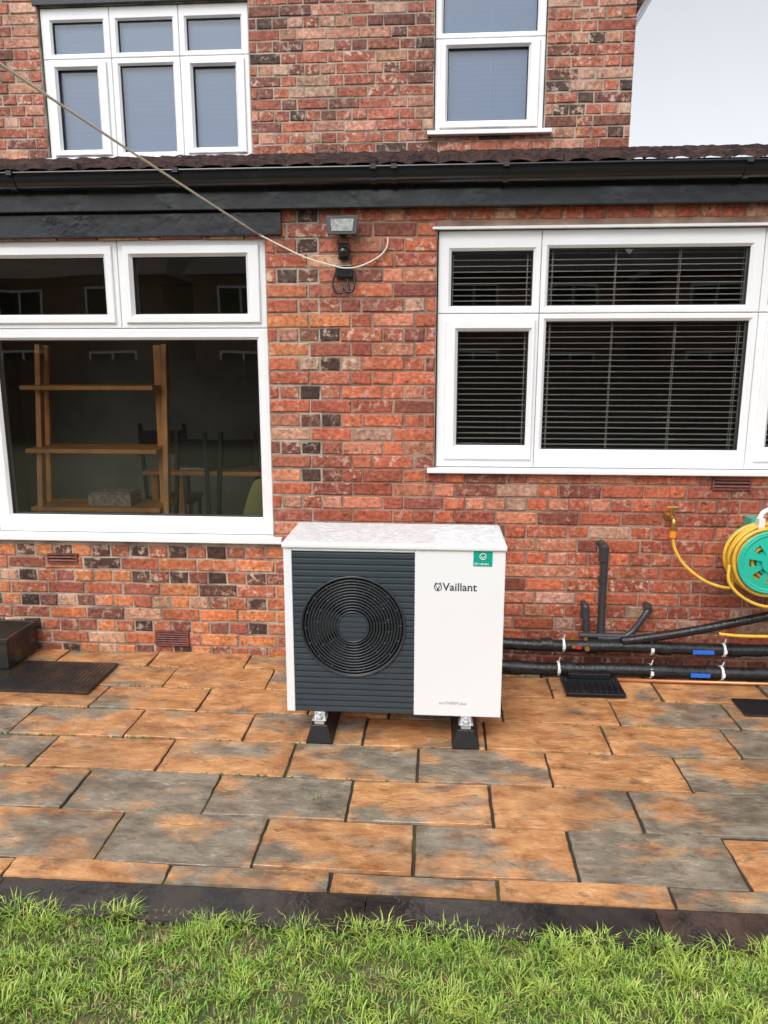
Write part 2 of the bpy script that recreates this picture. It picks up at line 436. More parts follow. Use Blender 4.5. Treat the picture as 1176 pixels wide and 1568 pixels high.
mb.add([(-4.7,1.4,4.9),(1.7,1.4,4.9),(1.7,7.3,4.9),(-4.7,7.3,4.9),(-2.5,4.3,6.9),(-.5,4.3,6.9)],[(0,1,5,4),(1,2,5),(2,3,4,5),(3,0,4),(0,3,2,1)],1)
mb.build('main_roof',[FASC,TILE],house)

TERR=mat('terracotta',(.20,.06,.045),.7,var=.4,vscale=30)
mb=MB()
def vent(x,z,w,h,n):
    mb.box(x-w/2,x+w/2,-.004,.004,z-h/2,z+h/2,1)
    mb.ring(x-w/2,x+w/2,z-h/2,z+h/2,[(0.0,0.0),(0.0,-.012),(.008,-.012),(.009,-.005)],0)
    for i in range(n):
        zz=z-h/2+.010+(h-.02)*(i+.5)/n;q=(h-.02)/n*.22
        mb.add([(x-w/2+.008,-.012,zz-q),(x+w/2-.008,-.012,zz-q),(x+w/2-.008,-.006,zz+q),(x-w/2+.008,-.006,zz+q)],[(0,1,2,3)],0)
vent(-2.14,.56,.18,.06,2);vent(-1.52,.09,.20,.09,5);vent(1.57,1.035,.2,.06,2)
mb.build('air_vents',[TERR,DARK],house)

# ------------------------------------------------------------ interior furniture
sh=MB();F0=.06
for x in (-2.58,-1.76):
    sh.beam((x,.62,F0),(x+.06 if x<-2 else x-.02,.72,1.78),.05,.03)
    sh.beam((x+.09,.36,F0),(x+.05,.66,1.78),.035,.05)
for z in (1.52,1.13,.76,.38): sh.box(-2.56,-1.72,.44,.76,z-.015,z+.012)
sh.build('ladder_shelf',[WOOD],bevel=.004)
bs=MB();BK=mat('book_basket',(.4,.32,.26),.8,var=.5,vscale=40)
bs.box(-2.2,-1.92,.48,.66,.773,.85);bs.box(-2.19,-1.93,.49,.65,.852,.862);bs.build('storage_basket',[BK],bevel=.006)
tb=MB();tb.box(-2.15,-1.18,1.25,1.95,.86,.89)
for x in (-2.08,-1.25):
    for y in (1.32,1.88): tb.beam((x,y,.06),(x,y,.859),.05,.05)
tb.build('dining_table',[WOOD],bevel=.004)
pp=MB();pp.box(-1.9,-1.68,1.35,1.6,.8915,.90);pp.build('papers',[mat('paper',(.7,.7,.68),.7)])
CH=mat('chair_black',(.014,.014,.016),.4)
for (cx,cy,r) in ((-1.80,1.05,2.9),(-1.40,1.05,3.5),(-2.3,2.3,.1)):
    c=MB();c.box(-.21,.21,-.21,.21,.42,.46);c.box(-.2,.2,-.285,-.26,.86,1.06)
    for a in(-.18,.18):
        for b in(-.18,.18): c.beam((a,b,0),(a,b,.419),.03,.03)
        c.beam((a,-.2,.461),(a,-.28,1.12),.03,.03)
    o=c.build('dining_chair',[CH],bevel=.005);o.location=(cx,cy,.06);o.rotation_euler=(0,0,r)
cu=MB();n=12;vs=[];fs=[]
for s in (-1,1):
    for i in range(n+1):
        for j in range(n+1):
            u=i/n*2-1;v=j/n*2-1;t=(1-u**4)*(1-v**4)
            vs.append((u*.16*(1-.06*v*v),s*.055*t**.5,v*.16*(1-.06*u*u)))
for k in range(2):
    for i in range(n):
        for j in range(n):
            a=k*(n+1)**2+i*(n+1)+j;fs.append((a,a+1,a+n+2,a+n+1))
cu.add(vs,fs);o=cu.build('cushion',[mat('olive_fabric',(.42,.38,.15),.9,bump=.3,bscale=200)],smooth=True);o.location=(-1.0,.42,.80);o.rotation_euler=(.2,.3,.3)
so=MB();so.box(-1.2,-.75,.25,.8,.061,.66);so.build('armchair',[mat('grey_fabric',(.1,.1,.1),.9)],bevel=.04)

# ------------------------------------------------------------ heat pump
hp=empty('heat_pump')
WHT=mat('white_powder_coat',(.76,.765,.775),.35,var=.03,vscale=2,bump=.04,bscale=300)
LIDM=mat('wet_white_lid',(.78,.79,.80),.18,dark=(.68,.70,.72),vscale=30,bump=.25,bscale=45,rvar=.1)
SLATE=mat('slate_grille',(.036,.048,.058),.34,rvar=.1,vscale=6)
RINGM=mat('grille_ring',(.028,.034,.04),.28)
X0,X1,Y0,Y1,Z0,Z1=-.645,.300,-.97,-.575,.14,.885
b=MB()
b.box(X0,X0+.006,Y0+.012,Y1,Z0+.01,Z1);b.box(X1-.006,X1,Y0+.012,Y1,Z0+.01,Z1);b.box(X0+.007,X1-.007,Y1-.006,Y1,Z0+.01,Z1)
b.box(X0+.004,X1-.004,Y0+.02,Y1,Z0,Z0+.009)
b.box(X0+.0,X0+.036,Y0,Y0+.0115,Z0,Z1+.005);b.box(-.0805,X1,Y0,Y0+.0115,Z0,Z1+.005)
b.box(X0+.0365,-.081,Y0+.001,Y0+.0115,Z1-.006,Z1+.005)
b.build('casing',[WHT],hp,bevel=.003)
b=MB();b.box(X0-.006,X1+.006,Y0-.010,Y1+.008,.892,.916);b.build('lid',[WHT],hp,bevel=.007)
b=MB();b.box(X0+.004,X1-.004,Y0+.000,Y1-.002,.9165,.9195);b.build('lid_wet_surface',[LIDM],hp,bevel=.001)
b=MB()
for _ in range(300):
    x=random.uniform(X0+.012,X1-.012);y=random.uniform(Y0+.01,Y1-.012);r=random.uniform(.0018,.005)
    if random.random()<.08: r*=1.8
    vs=[(x,y,.9195+r*.4)];k=7
    for q,hh in ((.6,.3),(1,0)):
        vs+=[(x+r*q*math.cos(6.283*i/k),y+r*q*math.sin(6.283*i/k),.9193+r*hh) for i in range(k)]
    b.add(vs,[(0,1+i,1+(i+1)%k) for i in range(k)]+[(1+i,1+k+i,1+k+(i+1)%k,1+(i+1)%k) for i in range(k)])
b.build('rain_drops',[mat('water_bead',(.60,.62,.64),.04,spec=.8)],hp,smooth=True)
b=MB();b.box(X0+.01,X1-.01,Y0+.004,Y1-.01,.886,.8915);b.build('lid_gap',[GASK],hp)
cx,cz,R=-.347,.542,.224;gx0,gx1,gz0,gz1=X0+.0365,-.081,Z0,Z1-.0065
b=MB();P=.0272;z=gz0
def chord(z):
    d=R*R-(z-cz)**2
    return math.sqrt(d) if d>0 else None
while z<gz1-.002:
    zt=min(z+P,gz1);lev=[z,z+.0022,z+.004]+[z+.004+(zt-z-.006)*k/5 for k in range(1,6)]+[zt]
    yy=[Y0+.009,Y0+.009,Y0+.003]+[Y0+.002]*4+[Y0+.003,Y0+.009]
    for i in range(len(lev)-1):
        za,zb=lev[i],lev[i+1];ya,yb=yy[i],yy[i+1];ca,cb=chord(za),chord(zb)
        if ca is None and cb is None: b.add([(gx0,ya,za),(gx1,ya,za),(gx1,yb,zb),(gx0,yb,zb)],[(0,1,2,3)])
        else:
            ca=ca or 0;cb=cb or 0
            b.add([(gx0,ya,za),(cx-ca,ya,za),(cx-cb,yb,zb),(gx0,yb,zb)],[(0,1,2,3)])
            b.add([(cx+ca,ya,za),(gx1,ya,za),(gx1,yb,zb),(cx+cb,yb,zb)],[(0,1,2,3)])
    z+=P
b.build('louvre_panel',[SLATE],hp)
b=MB();n=64;vs=[]
for k in range(n):
    a=2*math.pi*k/n
    for y in (Y0+.002,Y0+.07): vs.append((cx+R*math.cos(a),y,cz+R*math.sin(a)))
b.add(vs,[(2*k,2*k+1,(2*k+3)%(2*n),(2*k+2)%(2*n)) for k in range(n)])
b.add([(cx+R*math.cos(2*math.pi*k/n),Y0+.07,cz+R*math.sin(2*math.pi*k/n)) for k in range(n)],[tuple(range(n-1,-1,-1))])
b.build('fan_shroud',[mat('shroud_black',(.006,.007,.008),.6)],hp)
b=MB();nr=12
for i in range(nr):
    r=.080+(R-.002-.080)*i/(nr-1);b.torus_y(cx,Y0+.004,cz,r,.0036,72,6)
b.torus_y(cx,Y0-.001,cz,R+.002,.0045,80,8);b.torus_y(cx,Y0-.001,cz,.068,.004,48,8)
for k in range(12):
    a=2*math.pi*k/12+.13;c,s=math.cos(a),math.sin(a)
    b.tube([(cx+.07*c,Y0+.014,cz+.07*s),(cx+R*c,Y0+.014,cz+R*s)],.0028,6)
for k in range(36):
    a=2*math.pi*k/36+.05;r=.15 if k%2 else .20;c,s=math.cos(a),math.sin(a)
    b.tube([(cx+r*c,Y0+.002,cz+r*s),(cx+(r+.013)*c,Y0+.002,cz+(r+.013)*s)],.0035,6)
b.build('fan_grille',[RINGM],hp,smooth=True)
b=MB()
b.tube([(cx,Y0+.012,cz),(cx,Y0+.003,cz)],[.066,.066],48)
for k in range(-2,3):
    zz=k*.0235;h=math.sqrt(.064**2-zz*zz)
    b.box(cx-h,cx+h,Y0-.001,Y0+.003,cz+zz+.002,cz+zz+.0215 if k<2 else cz+zz+.012)
b.build('grille_hub',[SLATE],hp)
b=MB()
for k in range(5):
    a0=2*math.pi*k/5;vs=[];fs=[]
    for i in range(9):
        t=i/8
        for r in (.05,.1,.15,.205):
            a=a0+t*.85+r*1.6;vs.append((cx+r*math.cos(a),Y0+.06-.028*t,cz+r*math.sin(a)))
    for i in range(8):
        for j in range(3): fs.append((i*4+j,i*4+j+1,i*4+5+j,i*4+4+j))
    b.add(vs,fs)
b.build('fan_blades',[mat('fan_grey',(.02,.022,.024),.5)],hp,smooth=True)
RUB=mat('rubber_foot',(.012,.012,.013),.5,var=.3,vscale=30);GALV=mat('galvanised',(.62,.63,.64),.35,.7)
for x in (-.50,.15):
    b=MB();w0,w1=.062,.036
    b.add([(x-w0,Y0-.03,0),(x+w0,Y0-.03,0),(x+w0,Y1+.02,0),(x-w0,Y1+.02,0),(x-w1,Y0-.015,.085),(x+w1,Y0-.015,.085),(x+w1,Y1+.01,.085),(x-w1,Y1+.01,.085)],
      [(0,3,2,1),(4,5,6,7),(0,1,5,4),(1,2,6,5),(2,3,7,6),(3,0,4,7)])
    b.build('rubber_foot',[RUB],hp,bevel=.005)
    b=MB();b.box(x-.022,x+.022,Y0-.012,Y1,.0855,.104);b.box(x-.032,x+.032,Y0-.018,Y0+.05,.1045,.110)
    b.box(x-.024,x+.024,Y0+.004,Y1,.1105,.139);b.tube([(x,Y0-.0,.1),(x,Y0-.0,.134)],.008,8);b.tube([(x,Y0-.004,.111),(x,Y0-.004,.122)],.015,6)
    b.build('mounting_rail',[GALV],hp,bevel=.002)
def text(s,size,x,z,y,m,name,parent,align='LEFT',w=1):
    cu=bpy.data.curves.new(name,'FONT');cu.body=s;cu.size=size;cu.extrude=.0003;cu.offset=.0004*w;cu.align_x=align;cu.materials.append(m)
    o=bpy.data.objects.new(name,cu);link(o,parent);o.location=(x,y,z);o.rotation_euler=(math.pi/2,0,0);return o
INK=mat('grey_ink',(.04,.045,.05),.5);INK2=mat('light_ink',(.3,.3,.31),.5)
text('Vaillant',.049,.038,.716,Y0-.0008,INK,'logo_text',hp,w=1.5)
text('aroTHERM plus',.0185,.03,.196,Y0-.0008,INK2,'model_text',hp,w=0)
b=MB();b.torus_y(.018,Y0-.001,.731,.0155,.0018,24,5);b.tube([(.009,Y0-.001,.737),(.018,Y0-.001,.722),(.027,Y0-.001,.737)],.0016,5)
b.tube([(.006,Y0-.001,.745),(.010,Y0-.001,.752)],.0016,5);b.tube([(.030,Y0-.001,.745),(.026,Y0-.001,.752)],.0016,5)
b.tube([(.018,Y0-.001,.716),(.018,Y0-.001,.728)],.0035,6);b.build('logo_mark',[INK],hp)
b=MB();b.box(.165,.245,Y0-.0012,Y0-.0002,.825,.895);b.build('green_label',[mat('teal_label',(.005,.32,.22),.3)],hp)
text('Greenheart',.0125,.170,.832,Y0-.0018,WHT,'label_text',hp)
b=MB();b.torus_y(.205,Y0-.0020,.868,.013,.0016,20,5);b.tube([(.197,Y0-.002,.868),(.205,Y0-.002,.860),(.213,Y0-.002,.868)],.0018,5);b.build('label_badge',[WHT],hp)

# ------------------------------------------------------------ pipes
BLKI=mat('pipe_insulation',(.014,.014,.016),.32,var=.3,vscale=20,bump=.25,bscale=60,rvar=.12)
BRASS=mat('brass',(.55,.33,.10),.3,.9);TIE=mat('white_tie',(.75,.75,.75),.4);BLUE=mat('blue_label',(.02,.14,.6),.4)
GREY=mat('grey_pipe',(.035,.037,.042),.3,rvar=.1,vscale=8)
b=MB()
def wob(x0,x1,y,z,n=14):
    return [(x0+(x1-x0)*i/n,y+.004*math.sin(i*2.3),z+.0035*math.sin(i*1.7+x0)) for i in range(n+1)]
b.tube(spline([(-.15,-.58,.22),(-.08,-.40,.19),(.02,-.2,.16)]+wob(.12,3.2,-.12,.153),5),.033,14)
b.tube(spline([(-.25,-.58,.16),(-.15,-.40,.10),(-.02,-.22,.05)]+wob(.12,3.2,-.17,.040),5),.036,14)
for x,y,z,r in ((.62,-.12,.155,.034),(.86,-.12,.152,.036),(1.25,-.12,.15,.034),(1.62,-.12,.15,.034),(.45,-.172,.04,.037),(.72,-.172,.04,.037),(1.2,-.17,.038,.037),(1.48,-.17,.038,.037)):
    b.tube([(x-.03,y,z),(x+.03,y,z)],r+.004,14)
b.tube(spline([(1.02,-.13,.19),(1.12,-.13,.205),(1.4,-.13,.26),(1.83,-.13,.365),(2.4,-.13,.50),(3.2,-.1,.6)],6),.024,12)
b.build('insulated_pipes',[BLKI],autos=True)
b=MB()
b.tube(spline([(.91,.01,.70),(.91,-.05,.70),(.915,-.07,.67),(.917,-.07,.4),(.92,-.07,.2)],5),.021,12);b.tube([(.911,-.07,.62),(.911,-.07,.70)],.027,12)
b.tube([(.913,-.07,.50),(.913,-.07,.53)],.026,12)
b.tube(spline([(.83,.01,.36),(.83,-.05,.36),(.835,-.07,.33),(.84,-.07,.2)],5),.018,12);b.tube([(.83,-.065,.29),(.83,-.065,.36)],.024,12)
b.tube(spline([(1.17,.01,.36),(1.17,-.05,.355),(1.15,-.07,.32),(1.08,-.08,.22),(1.0,-.09,.19),(.9,-.09,.19)],5),.017,12);b.tube([(1.17,-.03,.36),(1.165,-.075,.345)],.024,12)
b.tube([(.80,-.085,.2),(1.1,-.085,.2)],.018,12)
b.build('waste_pipes',[GREY],autos=True)
b=MB()
for x,y,z,r in ((.71,-.12,.155,.036),(1.18,-.12,.15,.036),(1.56,-.12,.15,.036),(.68,-.17,.04,.039),(1.17,-.17,.038,.039),(1.54,-.17,.038,.039)):
    b.tube([(x-.006,y,z),(x+.006,y,z)],r+.002,14);b.box(x-.008,x+.008,y-r-.006,y-r+.002,z-.008,z+.012);b.tube([(x,y-.01,z+r),(x+.006,y-.015,z+r+.03)],.003,5)
b.build('cable_ties',[TIE])
b=MB()
b.tube([(.76,-.15,.165),(.76,-.168,.165)],.012,8);b.tube([(.83,-.15,.155),(.83,-.172,.155)],.014,8);b.tube([(.83,-.12,.187),(.83,-.12,.20)],.012,8);b.tube([(.755,-.12,.187),(.755,-.12,.205)],.009,8)
b.build('pipe_valves',[BRASS])
b=MB();b.box(.775,.80,-.163,-.152,.15,.163,0);b.build('valve_tag',[mat('red_tag',(.6,.03,.02),.4)])
b=MB();b.box(1.39,1.50,-.163,-.152,.138,.158);b.box(1.37,1.47,-.216,-.205,.028,.048);b.build('pipe_labels',[BLUE])
COP=mat('copper',(.62,.26,.12),.35,.6)
b=MB();b.tube([(.93,-.235,.012),(2.0,-.235,.012),(3.0,-.235,.012)],.009,8);b.build('copper_pipe',[COP],smooth=True)
b=MB();b.box(.68,.98,-.44,-.22,.004,.022)
for i in range(9): b.box(.70+i*.03,.712+i*.03,-.425,-.28,.0225,.028)
b.box(.72,.94,-.26,-.215,.0225,.05);b.build('drain_cover',[BLKP],bevel=.004)
b=MB();b.box(1.50,1.85,-.60,-.42,.004,.012);b.build('inspection_cover',[BLKP],bevel=.003)

MATM=mat('wet_rubber',(.014,.015,.016),.3,dark=(.04,.028,.02),vscale=9,rvar=.2,bump=.4,bscale=60)
b=MB();b.box(-2.75,-1.76,-.59,-.21,.004,.016)
for i in range(40): b.box(-2.735+i*.0245,-2.72+i*.0245,-.57,-.23,.0165,.0178)
b.build('rubber_mat',[MATM],bevel=.003)
b=MB()
def tub(x0,x1,y0,y1,z0,z1,t):
    b.box(x0,x1,y0,y0+t,z0,z1);b.box(x0,x1,y1-t,y1,z0,z1);b.box(x0,x0+t,y0+t,y1-t,z0,z1);b.box(x1-t,x1,y0+t,y1-t,z0,z1);b.box(x0+t,x1-t,y0+t,y1-t,z0,z0+.08)
    b.box(x0-.012,x1+.012,y0-.012,y0,z1-.02,z1+.004);b.box(x1,x1+.012,y0,y1,z1-.02,z1+.004)
tub(-3.0,-2.32,-.34,-.03,.02,.19,.015);b.build('planter_trough',[MATM],bevel=.003)

# ------------------------------------------------------------ tap, hose, reel
YEL=mat('yellow_hose',(.72,.43,.05),.35,var=.15,vscale=30);TEAL=mat('turquoise_plastic',(.02,.43,.31),.3);WPL=mat('white_plastic',(.72,.73,.73),.3)
t=MB()
t.tube([(1.255,.005,.865),(1.255,-.012,.865)],.028,16);t.tube([(1.255,-.01,.865),(1.255,-.075,.862)],.013,12)
t.tube(spline([(1.255,-.07,.862),(1.255,-.10,.852),(1.255,-.105,.80)],5),.012,12);t.tube([(1.255,-.06,.865),(1.255,-.06,.915)],.009,10)
t.tube([(1.225,-.06,.918),(1.285,-.06,.918)],.006,8);t.tube([(1.255,-.105,.822),(1.255,-.105,.80)],.017,12)
t.build('garden_tap',[BRASS],autos=True)
t=MB();t.tube([(1.255,-.105,.80),(1.255,-.105,.765)],.018,12);t.build('hose_connector',[mat('orange_plastic',(.8,.25,.02),.35)],autos=True)
reel=empty('hose_reel')
rx,rz,ry=1.685,.685,-.20
t=MB()
def disc(y,r,mt=0):
    for q in (r,r*.93): t.torus_y(rx,y,rz,q,.008,48,8,mt)
    n=48;vs=[]
    for k in range(n):
        a=2*math.pi*k/n;vs+=[(rx+r*math.cos(a),y,rz+r*math.sin(a)),(rx+r*.70*math.cos(a),y-.006,rz+r*.70*math.sin(a))]
    t.add(vs,[(2*k,2*k+1,(2*k+3)%(2*n),(2*k+2)%(2*n)) for k in range(n)],mt)
    for k in range(8):
        a=2*math.pi*k/8+.2;a2=a+.42;t.add([(rx+r*.72*math.cos(a),y-.006,rz+r*.72*math.sin(a)),(rx+r*.72*math.cos(a2),y-.006,rz+r*.72*math.sin(a2)),(rx+r*.3*math.cos(a2),y-.012,rz+r*.3*math.sin(a2)),(rx+r*.3*math.cos(a),y-.012,rz+r*.3*math.sin(a))],[(0,1,2,3)],mt)
    t.tube([(rx,y+.005,rz),(rx,y-.022,rz)],r*.33,24,mt)
disc(ry-.09,.155);disc(ry+.10,.155)
t.tube([(rx,ry-.09,rz),(rx,ry+.19,rz)],.07,20)
t.tube([(rx+.09,ry-.10,rz+.03),(rx+.09,ry-.17,rz+.03)],.012,10)
t.box(rx-.03,rx+.03,ry+.11,.0,rz-.06,rz+.18)
t.build('reel_drum',[TEAL],reel,autos=True)
t=MB();t.tube(spline([(rx-.05,ry-.02,rz+.205),(rx-.02,ry-.02,rz+.25),(rx+.06,ry-.02,rz+.25),(rx+.12,ry-.02,rz+.2)],5),.013,10);t.box(rx-.06,rx-.03,ry-.05,ry-.01,rz+.16,rz+.215)
t.build('reel_handle',[WPL],reel,autos=True)
t=MB()
for Lr in range(5):
    for k in range(7):
        if Lr==4 and k in (1,4,6): continue
        R2=.085+Lr*.022;yy=ry-.07+k*.0235+(.006 if Lr%2 else 0);nseg=56
        t.tube([(rx+(R2+.004*math.sin(3*2*math.pi*i/nseg+k))*math.cos(2*math.pi*i/nseg),yy+.003*math.sin(4*math.pi*i/nseg+k),rz+(R2+.004*math.sin(3*2*math.pi*i/nseg+k))*math.sin(2*math.pi*i/nseg)) for i in range(nseg)],.0105,8,0,closed=True)
t.tube(spline([(1.255,-.105,.77),(1.27,-.11,.70),(1.32,-.13,.62),(1.42,-.16,.545),(1.52,-.19,.52),(1.545,-.2,.545),(1.52,-.22,.62),(1.50,-.24,.71),(1.54,-.25,.80),(1.62,-.24,.855),(1.70,-.22,.87)],8),.0085,10)
t.tube(spline([(1.50,-.25,.66),(1.50,-.27,.57),(1.58,-.28,.49),(1.70,-.28,.45),(1.85,-.26,.47),(1.98,-.25,.56)],8),.0085,10)
t.tube(spline([(1.50,-.20,.27),(1.6,-.2,.262),(1.75,-.2,.262),(1.9,-.2,.27),(2.1,-.2,.4)],6),.009,10)
t.build('garden_hose',[YEL],reel,smooth=True)

# ------------------------------------------------------------ floodlight
fl=empty('security_floodlight')
t=MB();t.add([(-.56,-.10,2.30),(-.41,-.10,2.30),(-.40,-.09,2.395),(-.57,-.09,2.395),(-.55,-.055,2.31),(-.42,-.055,2.31),(-.41,-.045,2.39),(-.56,-.045,2.39)],
 [(0,1,2,3),(7,6,5,4),(0,4,5,1),(1,5,6,2),(2,6,7,3),(3,7,4,0)])
t.box(-.505,-.475,-.045,-.0,2.30,2.345);t.build('lamp_head',[FASC],fl,bevel=.004)
t=MB();t.add([(-.538,-.1018,2.318),(-.432,-.1018,2.318),(-.426,-.0938,2.377),(-.544,-.0938,2.377)],[(0,1,2,3)])
t.build('lamp_lens',[mat('led_lens',(.30,.31,.30),.25,var=.5,vscale=50)],fl)
t=MB();t.box(-.515,-.455,-.04,0,2.19,2.27);t.box(-.53,-.44,-.035,0,2.10,2.165);t.build('sensor_body',[BLKP],fl,bevel=.006)
t=MB();n=12;vs=[];fs=[]
for i in range(7):
    for k in range(n):
        p=math.pi/2*i/6;a=2*math.pi*k/n;vs.append((-.485+.03*math.cos(a)*math.cos(p),-.045-.03*math.sin(p),2.225+.03*math.sin(a)*math.cos(p)))
for i in range(6):
    for k in range(n): fs.append((i*n+k,i*n+(k+1)%n,(i+1)*n+(k+1)%n,(i+1)*n+k))
t.add(vs,fs);t.build('motion_sensor',[BLKP],fl,smooth=True)
t=MB();t.tube(spline([(-.525,-.02,2.14),(-.545,-.025,2.07),(-.53,-.03,2.03),(-.50,-.03,2.025),(-.49,-.02,2.06),(-.47,-.03,2.03),(-.44,-.03,2.035),(-.43,-.025,2.08),(-.44,-.02,2.13)],6),.006,8)
t.tube(spline([(-.47,-.02,2.10),(-.46,-.03,2.05),(-.45,-.03,2.03)],4),.005,8);t.build('cable',[BLKP],fl,smooth=True)

wl=empty('washing_line')
LN=mat('line_cord',(.62,.60,.50),.5)
t=MB();A=Vector((-.92,-.03,2.315));E=Vector((-1.96,-6,3.05));pts=[]
for i in range(30):
    s=i/29;p=A.lerp(E,s);p.z-=.06*4*s*(1-s);pts.append(p)
t.tube(pts,.0045,8)
t.tube(spline([(-.92,-.03,2.315),(-.82,-.03,2.265),(-.68,-.03,2.20),(-.53,-.05,2.155),(-.47,-.05,2.145),(-.40,-.04,2.155),(-.31,-.02,2.20),(-.265,-.01,2.25),(-.26,0,2.30)],8),.0042,8)
t.build('cord',[LN],wl,smooth=True)
t=MB();t.tube([(-.92,.01,2.315),(-.92,-.04,2.315)],.006,8);t.build('hook',[GALV],wl,smooth=True)
t=MB();t.tube([(-1.96,-6,-.1),(-1.96,-6,3.1)],.03,12);t.build('line_post',[GALV],wl,smooth=True)

# ------------------------------------------------------------ patio
rows=[.02,-.20,-.46,-.725,-.995,-1.27,-1.55,-1.83,-1.925]
offs=[-1.60,-1.42,-1.63+.0,-1.40,-1.15,-1.41,-1.15,-1.42]
mb=MB()
for r in range(8):
    ya=rows[r];yb=rows[r+1];x=offs[r]-.547*9
    while x<5.0:
        x1=x+.547*(1 if not(r in(1,2) and random.random()<.25) else .72)
        mixv=random.choice([-.7,-.3,0,.2,.4,.6,.9,1.3])
        sid=(random.random(),random.random(),random.random(),mixv)
        tilt=(random.uniform(-.003,.003),random.uniform(-.005,.005));zo=random.uniform(-.002,.002)
        g=random.uniform(.0045,.0075)
        nxs,nys=16,10;vs=[];fs=[]
        def ed(k,n):
            if k==0:return 0
            if k==n:return 1
            if k==1:return .008
            if k==n-1:return .992
            return .008+.984*(k-1)/(n-2)
        for j in range(nys+1):
            for i in range(nxs+1):
                u=ed(i,nxs);v=ed(j,nys)
                X=x+g+(x1-x-2*g)*u;Y=ya-g+(yb-ya+2*g)*v
                e=min(u*(x1-x),(1-u)*(x1-x),v*(ya-yb),(1-v)*(ya-yb))
                jx=.004*mnoise.noise(Vector((X*28,Y*28,r)))*(1 if e<.02 else .2)
                z=zo+tilt[0]*(u-.5)*2+tilt[1]*(v-.5)*2+.003*mnoise.noise(Vector((X*5,Y*7,r*3)))+.0015*mnoise.noise(Vector((X*22,Y*30,r*5)))
                if e<1e-5: z-=.002+.002*random.random()
                vs.append((X+jx,Y+jx*.8,z))
        m=nxs+1
        for j in range(nys):
            for i in range(nxs): a=j*m+i;fs.append((a,a+m,a+m+1,a+1))
        b0=len(vs);per=[i for i in range(m)]+[j*m+nxs for j in range(1,nys+1)]+[nys*m+i for i in range(nxs-1,-1,-1)]+[j*m for j in range(nys-1,0,-1)]
        for p in per: vs.append((vs[p][0],vs[p][1],-.03))
        for q in range(len(per)): q2=(q+1)%len(per);fs.append((per[q],per[q2],b0+q2,b0+q))
        mb.add(vs,fs,0,sid);x=x1
mb.build('patio',[SL],autos=True)
JM=bpy.data.materials.new('joint');JM.use_nodes=True;nt=JM.node_tree
tc=nt.nodes.new('ShaderNodeTexCoord').outputs['Object']
f,_=noise_ramp(nt,tc,4,.5,.65,6)
c=node_mix(nt,f,(.035,.026,.018),(.05,.065,.018));nt.links.new(c,nt.nodes['Principled BSDF'].inputs['Base Color']);nt.nodes['Principled BSDF'].inputs['Roughness'].default_value=.8
mb=MB();mb.add([(-5,-1.93,-.011),(5,-1.93,-.011),(5,.03,-.011),(-5,.03,-.011)],[(0,1,2,3)]);mb.build('patio_joints',[JM])
EDG=mat('wet_edging',(.045,.034,.030),.12,dark=(.014,.011,.011),vscale=7,rvar=.09,bump=.4,bscale=22)
EDG2=mat('wet_edging_brown',(.075,.042,.031),.12,dark=(.018,.013,.012),vscale=8,rvar=.09,bump=.4,bscale=22)
mb=MB();x=-5
while x<5:
    w=random.choice([.9,1.2]);mb.box(x+.001,x+w-.001,-2.085,-1.932,-.05,-.003+random.uniform(-.001,.001),random.choice([0,0,1]));x+=w
mb.build('patio_edging',[EDG,EDG2],bevel=.003)

# ------------------------------------------------------------ ground + grass
SOIL=bpy.data.materials.new('ground');SOIL.use_nodes=True;nt=SOIL.node_tree
tc=nt.nodes.new('ShaderNodeTexCoord').outputs['Object']
f,_=noise_ramp(nt,tc,3,.35,.65,6)
c=node_mix(nt,f,(.06,.08,.022),(.11,.10,.04));nt.links.new(c,nt.nodes['Principled BSDF'].inputs['Base Color']);nt.nodes['Principled BSDF'].inputs['Roughness'].default_value=.9
mb=MB();S=400;mb.add([(-S,-S,-.055),(S,-S,-.055),(S,S,-.055),(-S,S,-.055)],[(0,1,2,3)])
mb.add([(-5.5,-12,-.022),(5.5,-12,-.022),(5.5,-2.07,-.022),(-5.5,-2.07,-.022)],[(0,1,2,3)]);mb.build('ground',[SOIL])
def clf(x,y):
    return np.sin(x*9+np.sin(y*7)*1.5+2*np.sin(x*2.3))*np.cos(y*11+np.sin(x*5)*2)+.5*np.sin(x*23+y*17+3*np.sin(y*5))
